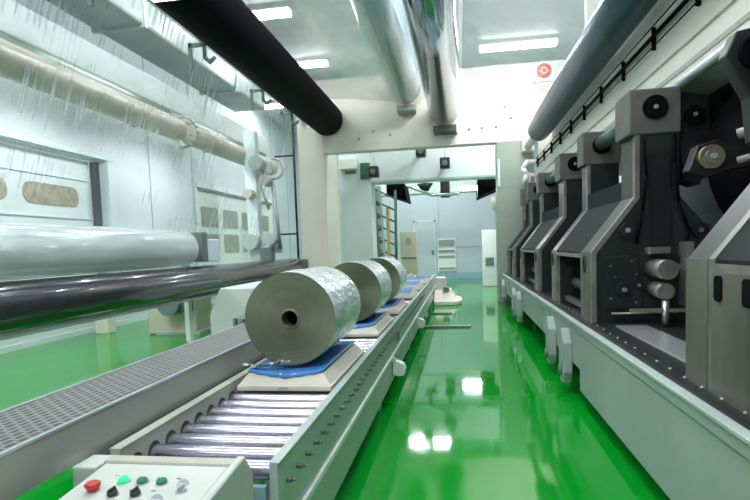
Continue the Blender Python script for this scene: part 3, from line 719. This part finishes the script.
# small bracket box at the front left corner of the conveyor
o = MB().box(-1.485, -1.385, 1.80, 1.93, 0, .748, .008).build('corner_post', 'panel'); tag(o, 'short grey post beside the control box at the walkway edge', 'post')

# ------------------------------------------------------------------ control box
t = thing('control_box', (-1.08, 1.6, 0), 'light grey sloped control box with coloured buttons at the front', 'control panel')
hx0, hx1 = -1.34, -.84
def slope(y): return .735 + (y - 1.42) / (1.80 - 1.42) * .035
b = MB(); b.prism([(1.38, .45), (1.38, slope(1.38)), (1.80, slope(1.80)), (1.86, .70), (1.86, .45)], hx0, hx1, 'X', .010)
b.build('housing', 'panel', t)
MB().box(hx0 - .01, hx1 + .012, 1.80, 1.86, .752, .778, .01).build('back_rim', 'railbeige', t)
b = MB(); b.prism([(1.38, .40), (1.38, .74), (1.86, .785), (1.93, .70), (1.93, .40)], hx1, hx1 + .03, 'X', .006); b.build('side_cheek', 'panel', t)
MB().box(-1.2, -.95, 1.45, 1.75, 0, .46, .01).build('pedestal', 'rail', t)
def button(x, y, name, m, r, h, extra=None, label=None):
    x -= .022; y -= .03; r *= 1.45; h *= 1.3; z = slope(y)
    MB_ = MB().cyl((x, y, z - .002), (x, y - h * .1, z + .004), r * 1.25, n=20); c = MB_.build('bezel', 'silver' if name != 'emergency_stop' else 'railbeige', t)
    o = MB().cyl((x, y, z + .004), (x, y - h * .09, z + h), r, r * .92, n=20)
    if extra == 'mush': o.cyl((x, y - h * .09, z + h), (x, y - h * .1, z + h + .006), r * 1.5, r * 1.1, n=24).cyl((x, y - h * .05, z + h - .010), (x, y - h * .09, z + h), r * 1.35, r * 1.5, n=24)
    if extra == 'knob': o.box(x - .004, x + .004, y - .018, y + .016, z + h - .004, z + h + .010, .002)
    return o.build(name, m, t, label)
button(-1.225, 1.635, 'emergency_stop', 'red', .012, .020, 'mush', 'red mushroom stop button')
button(-1.155, 1.70, 'push_button', 'green_lit', .013, .010, None, 'lit green button')
button(-1.085, 1.70, 'push_button', 'green', .013, .009, None, 'dark green button, middle')
button(-1.012, 1.70, 'push_button', 'green', .013, .009, None, 'dark green button, right')
button(-.935, 1.70, 'push_button', 'greyplastic', .012, .004, None, 'flat grey button')
button(-1.140, 1.615, 'selector_switch', 'camera_body', .012, .012, 'knob', 'black rotary switch, left')
button(-1.060, 1.620, 'selector_switch', 'camera_body', .012, .012, 'knob', 'black rotary switch, right')
button(-.975, 1.60, 'push_button', 'greyplastic', .012, .004, None, 'flat grey button')
button(-.915, 1.655, 'key_switch', 'greyplastic', .011, .006, 'knob', 'grey key switch')
MB().box(-1.235, -1.20, 1.705, 1.722, slope(1.71), slope(1.71) + .003).build('name_plate', 'cradle', t)
b = MB()
for x in (-1.155, -1.085, -1.012): b.box(x + .018, x + .034, 1.698, 1.702, slope(1.7), slope(1.7) + .002)
for x in (-1.140, -1.060): b.box(x + .018, x + .034, 1.616, 1.620, slope(1.62), slope(1.62) + .002)
b.build('legend_strip', 'bolt', t)

# ------------------------------------------------------------------ left background machinery
t = thing('machine_foot_block', (-5.58, 9.9, 0), 'beige machine pedestal with a grey motor standing on the green floor', 'machine')
MB().box(-6.08, -5.07, 9.7, 10.4, 0, .95, .03).build('pedestal', 'cream2', t)
MB().box(-5.9, -4.98, 9.65, 10.45, 0, .05).build('foot_plate', 'rail', t)
MB().cyl((-5.45, 9.35, .62), (-5.45, 9.7, .62), .22, n=24).build('motor', 'motor', t)
MB().box(-5.25, -5.10, 9.45, 9.69, .45, .8, .02).build('terminal_box', 'bolt', t)
o = MB().box(-7.35, -7.05, 9.85, 10.1, 0, .98, .01).build('wall_post', 'cream'); tag(o, 'short pale post standing against the left wall', 'post')
o = MB().box(-7.58, -4.9, 10.1, 10.3, .95, 1.1, .01).build('tie_beam', 'gantry'); tag(o, 'pale beam lying across the post and the pedestal behind the clear roll', 'beam')
t = thing('white_guard', (-3.6, 9.2, 0), 'white slanted machine guard beyond the dark roller', 'machine guard')
b = MB(); b.prism([(-4.05, 0), (-4.05, .55), (-3.85, .98), (-3.2, .98), (-2.9, .45), (-2.9, 0)], 8.2, 10.6, 'Y', .02); b.build('cover', 'white', t)
b = MB(); b.box(-3.0, -2.5, 9.0, 12.5, 0, .62, .02); b.build('step', 'gantry', t)
t = thing('roller_stand', (-5.1, 13.4, 0), 'pale machine stand with bearings and pipes beside the cream column', 'machine')
b = MB(); b.box(-5.35, -5.05, 13.2, 13.5, 0, 4.6, .02); b.box(-5.3, -4.7, 13.25, 13.45, 3.5, 3.7, .02); b.box(-5.4, -4.5, 13.25, 13.45, 1.5, 1.7, .02); b.build('frame', 'gantry', t)
for (x, z, r) in ((-4.95, 3.75, .18), (-4.75, 3.3, .13), (-5.2, 3.0, .12), (-4.7, 1.85, .16), (-5.2, 1.8, .2)):
    MB().cyl((x, 12.9, z), (x, 13.25, z), r, n=24).build('bearing', 'rail' if r > .14 else 'tan', t)
b = MB(); b.tube([(-4.5, 13.2, 1.6), (-4.62, 13.2, 3.2), (-5.0, 13.2, 3.7)], .05, 10); b.tube([(-4.75, 13.2, 2.6), (-4.95, 13.1, 3.3)], .04, 8); b.build('hose', 'deckside', t)
MB().box(-4.95, -4.65, 12.95, 13.2, 1.3, 1.65, .02).build('valve_block', 'motor', t)
t = thing('branched_pipe', (-4.37, 14.1, 0), 'thin brown pipe standing in front of the cream column', 'pipe')
b = MB(); b.cyl((-4.36, 14.25, 0), (-4.36, 14.25, 6.2), .03, n=10); b.build('upright', 'bronze', t)
for z in (2.0, 4.1, 1.25): MB().cyl((-4.9, 14.25, z), (-4.36, 14.25, z), .025, n=8).build('branch', 'bronze', t)

# ------------------------------------------------------------------ gantry with cameras
t = thing('gantry', (-1.2, 17.2, 0), 'pale blue gantry spanning the aisle in the background', 'gantry')
MB().box(-3.75, -2.72, 17.0, 17.8, 0, 4.6, .02).build('column', 'gantry', t)
MB().box(1.32, 1.75, 17.0, 17.8, 0, 4.6, .02).build('column', 'gantry', t)
MB().box(-2.72, 1.32, 17.0, 17.6, 3.58, 4.58, .02).build('crossbeam', 'gantry', t)
MB().box(-2.72, 1.32, 16.97, 17.0, 3.58, 3.64).build('lower_lip', 'rail', t)
MB().box(-3.55, -3.2, 16.98, 17.0, 3.9, 4.0).build('slot', 'bolt', t)
def hang(x, z, y, lb, top=4.55):
    tt = thing('camera_unit', (x, y, z - .16), lb, 'camera', 'black camera units on the gantry')
    MB().box(x - .15, x + .15, y - .16, y + .16, z - .17, z + .15, .03).build('body', 'camera_body', tt)
    MB().cyl((x, y - .24, z - .02), (x, y - .16, z - .02), .08, n=20).build('lens', 'bolt', tt)
    b = MB(); b.cyl((x, y + .1, z + .1), (x, y + .1, top), .012, n=8); b.box(x - .05, x + .05, y + .1, 17.0, z - .05, z + .03); b.build('mount', 'rail', tt)
hang(-1.1, 4.40, 16.6, 'upper middle black camera unit on the gantry beam', 4.58)
hang(-.39, 4.02, 16.6, 'right black camera unit on the gantry beam, mounted lower')
hang(-2.56, 3.88, 16.6, 'left black camera unit on the gantry, beside the column')
o = MB().box(-3.05, -2.75, 16.94, 17.0, 3.72, 4.22, .02).build('sign_box', 'leaf'); tag(o, 'dark green panel on the gantry column beside the left camera unit', 'panel')
t = thing('white_wall_box', (-3.35, 16.5, 4.0), 'white junction box high on the gantry column', 'box')
MB().box(-3.7, -3.15, 16.7, 17.0, 4.02, 4.35, .02).build('body', 'white', t)

# lattice arm
t = thing('lattice_frame', (-2.5, 18.2, 0), 'tall leaning lattice frame with a yellow strip behind the gantry column', 'frame')
b = MB(); b.tube([(-2.80, 17.9, 3.7), (-2.62, 17.9, 0)], .05, 8); b.tube([(-2.15, 18.6, 3.5), (-2.20, 18.6, 0)], .05, 8)
b.build('upright', 'motor', t)
b = MB()
for k in range(9): b.tube([(-2.78 + k * .018, 17.9, 3.5 - k * .4), (-2.16, 18.6, 3.2 - k * .4)], .03, 6)
b.build('brace', 'bolt', t)
b = MB(); b.hexa([(-2.66, 18.0, 0), (-2.45, 18.0, 0), (-2.45, 18.3, 0), (-2.66, 18.3, 0)], [(-2.80, 18.0, 3.6), (-2.60, 18.0, 3.6), (-2.60, 18.3, 3.6), (-2.80, 18.3, 3.6)]); b.build('web_plate', 'gantry', t)
for k in range(6): MB().cyl((-2.58 - k * .018, 17.96, .9 + k * .42), (-2.58 - k * .018, 18.0, .9 + k * .42), .07, n=12).build('hole', 'bolt', t)
MB().box(-2.42, -2.34, 18.1, 18.2, 0, 2.9).build('yellow_strip', 'yellow', t)
t = thing('beige_cabinet', (-1.9, 20.2, 0), 'small beige cabinet against the door side of the hall', 'cabinet')
MB().box(-2.18, -1.58, 20.0, 20.5, 0, 2.1, .02).build('body', 'cream2', t); MB().cyl((-1.88, 19.98, 1.75), (-1.88, 20.0, 1.75), .12, n=16).build('dial', 'deckside', t)
MB().box(-2.15, -1.61, 19.98, 20.0, 1.1, 1.16).build('seam', 'motor', t)
t = thing('white_cabinet', (1.1, 20.3, 0), 'white electrical cabinet standing at the far end right of the aisle', 'cabinet')
MB().box(.80, 1.75, 20.0, 20.6, 0, 2.05, .02).build('body', 'white', t); MB().box(.9, 1.2, 19.98, 20.0, .75, 1.05).build('vent', 'motor', t)
t = thing('pump', (1.6, 19.0, 3.0), 'beige pump housing under the right end of the gantry beam', 'pump')
MB().lathe((1.05, 18.4, 2.9), (1.9, 18.4, 2.9), [(0, .02), (0, .22), (.3, .45), (.6, .45), (.85, .3), (.85, .02)], 24).build('housing', 'cream', t)
MB().box(1.2, 1.7, 18.2, 18.6, 0, 2.6, .02).build('stand', 'greenpanel', t)
# ducts under the gantry
for (x, lb) in ((-2.1, 'black duct mouth under the left end of the gantry beam'), (.98, 'black duct mouth under the right end of the gantry beam')):
    tt = thing('black_duct', (x, 19, 3.1), lb, 'duct', 'black duct mouths')
    s = 1 if x < 0 else -1
    b = MB(); b.hexa([(x - .35, 18.6, 3.25 + .12 * s), (x + .35, 18.6, 3.25 - .15 * s), (x + .35, 20.2, 3.25 - .15 * s), (x - .35, 20.2, 3.25 + .12 * s)], [(x - .35, 18.6, 3.72), (x + .25, 18.6, 3.72), (x + .25, 20.2, 3.72), (x - .35, 20.2, 3.72)]); b.build('hood', 'black', tt)
    MB().cyl((x, 19.5, 3.7), (x, 19.5, ZC), .10, n=12).build('riser', 'deckside', tt)
t = thing('suction_hood', (-.75, 19, 3.2), 'dark brown hood hanging between the white pipes under the gantry', 'hood')
MB().box(-.62, -.30, 18.8, 19.2, 3.2, 3.75, .02).build('hood', 'bronze', t); b = MB(); b.cyl((-1.15, 19, 3.7), (-1.15, 19, 3.45), .28, .12, n=20); b.build('funnel', 'dark', t)
b = MB(); b.tube([(-1.7, 18.5, 3.6), (-.9, 18.5, 3.25), (.0, 18.5, 3.25)], .05, 8); b.cyl((-.46, 19, 3.75), (-.46, 19, ZC), .06, n=10); b.cyl((-1.15, 19, 3.7), (-1.15, 19, ZC), .06, n=10); b.build('pipe', 'silver', t)
o = MB().box(-3.9, 1.7, 21.0, 21.5, 3.55, 4.0, .02).build('ceiling_beam', 'gantry'); 
tt = thing('far_bridge', (-1, 21.2, 0), 'pale bridge beam across the hall behind the gantry', 'beam'); o.parent = tt; o.name = 'bridge_beam'; o.location = o.location - tt.location
for x in (-3.8, 1.6): MB().box(x - .12, x + .12, 21.1, 21.4, 0, 3.56, .01).build('post', 'gantry', tt)

# ------------------------------------------------------------------ floor items in the aisle
t = thing('stacked_cradle', (-.5, 14.4, 0), 'low stack of cream cradles on the green floor beside the conveyor', 'cradle')
b = MB(); b.prism([(-.70, 13.9), (-.70, 15.2), (-.1, 15.4), (.02, 15.0), (.02, 14.2), (-.1, 13.9)], 0, .12, 'Z', .02); b.build('lower_tray', 'cream', t)
b = MB(); b.hexa([(-.70, 14.0, .12), (-.12, 14.0, .12), (-.12, 15.1, .12), (-.70, 15.1, .12)], [(-.68, 14.2, .38), (-.28, 14.2, .38), (-.28, 14.9, .38), (-.68, 14.9, .38)]); b.build('upper_tray', 'cream', t)
MB().box(-.45, -.30, 14.1, 14.25, .38, .46, .01).build('clip', 'bolt', t)
MB().box(-.66, -.40, 14.3, 14.8, .38, .70, .02).build('bundle', 'cradle', t)
o = MB().box(-.70, .16, 10.12, 10.26, 0, .035, .004).build('floor_bar', 'bolt'); tag(o, 'dark metal bar lying across the green aisle floor', 'bar')
o = MB().box(-.68, -.2, 12.2, 12.32, 0, .03, .004).build('floor_bar', 'bolt'); tag(o, 'short dark bar on the green floor near the stacked cradles', 'bar')
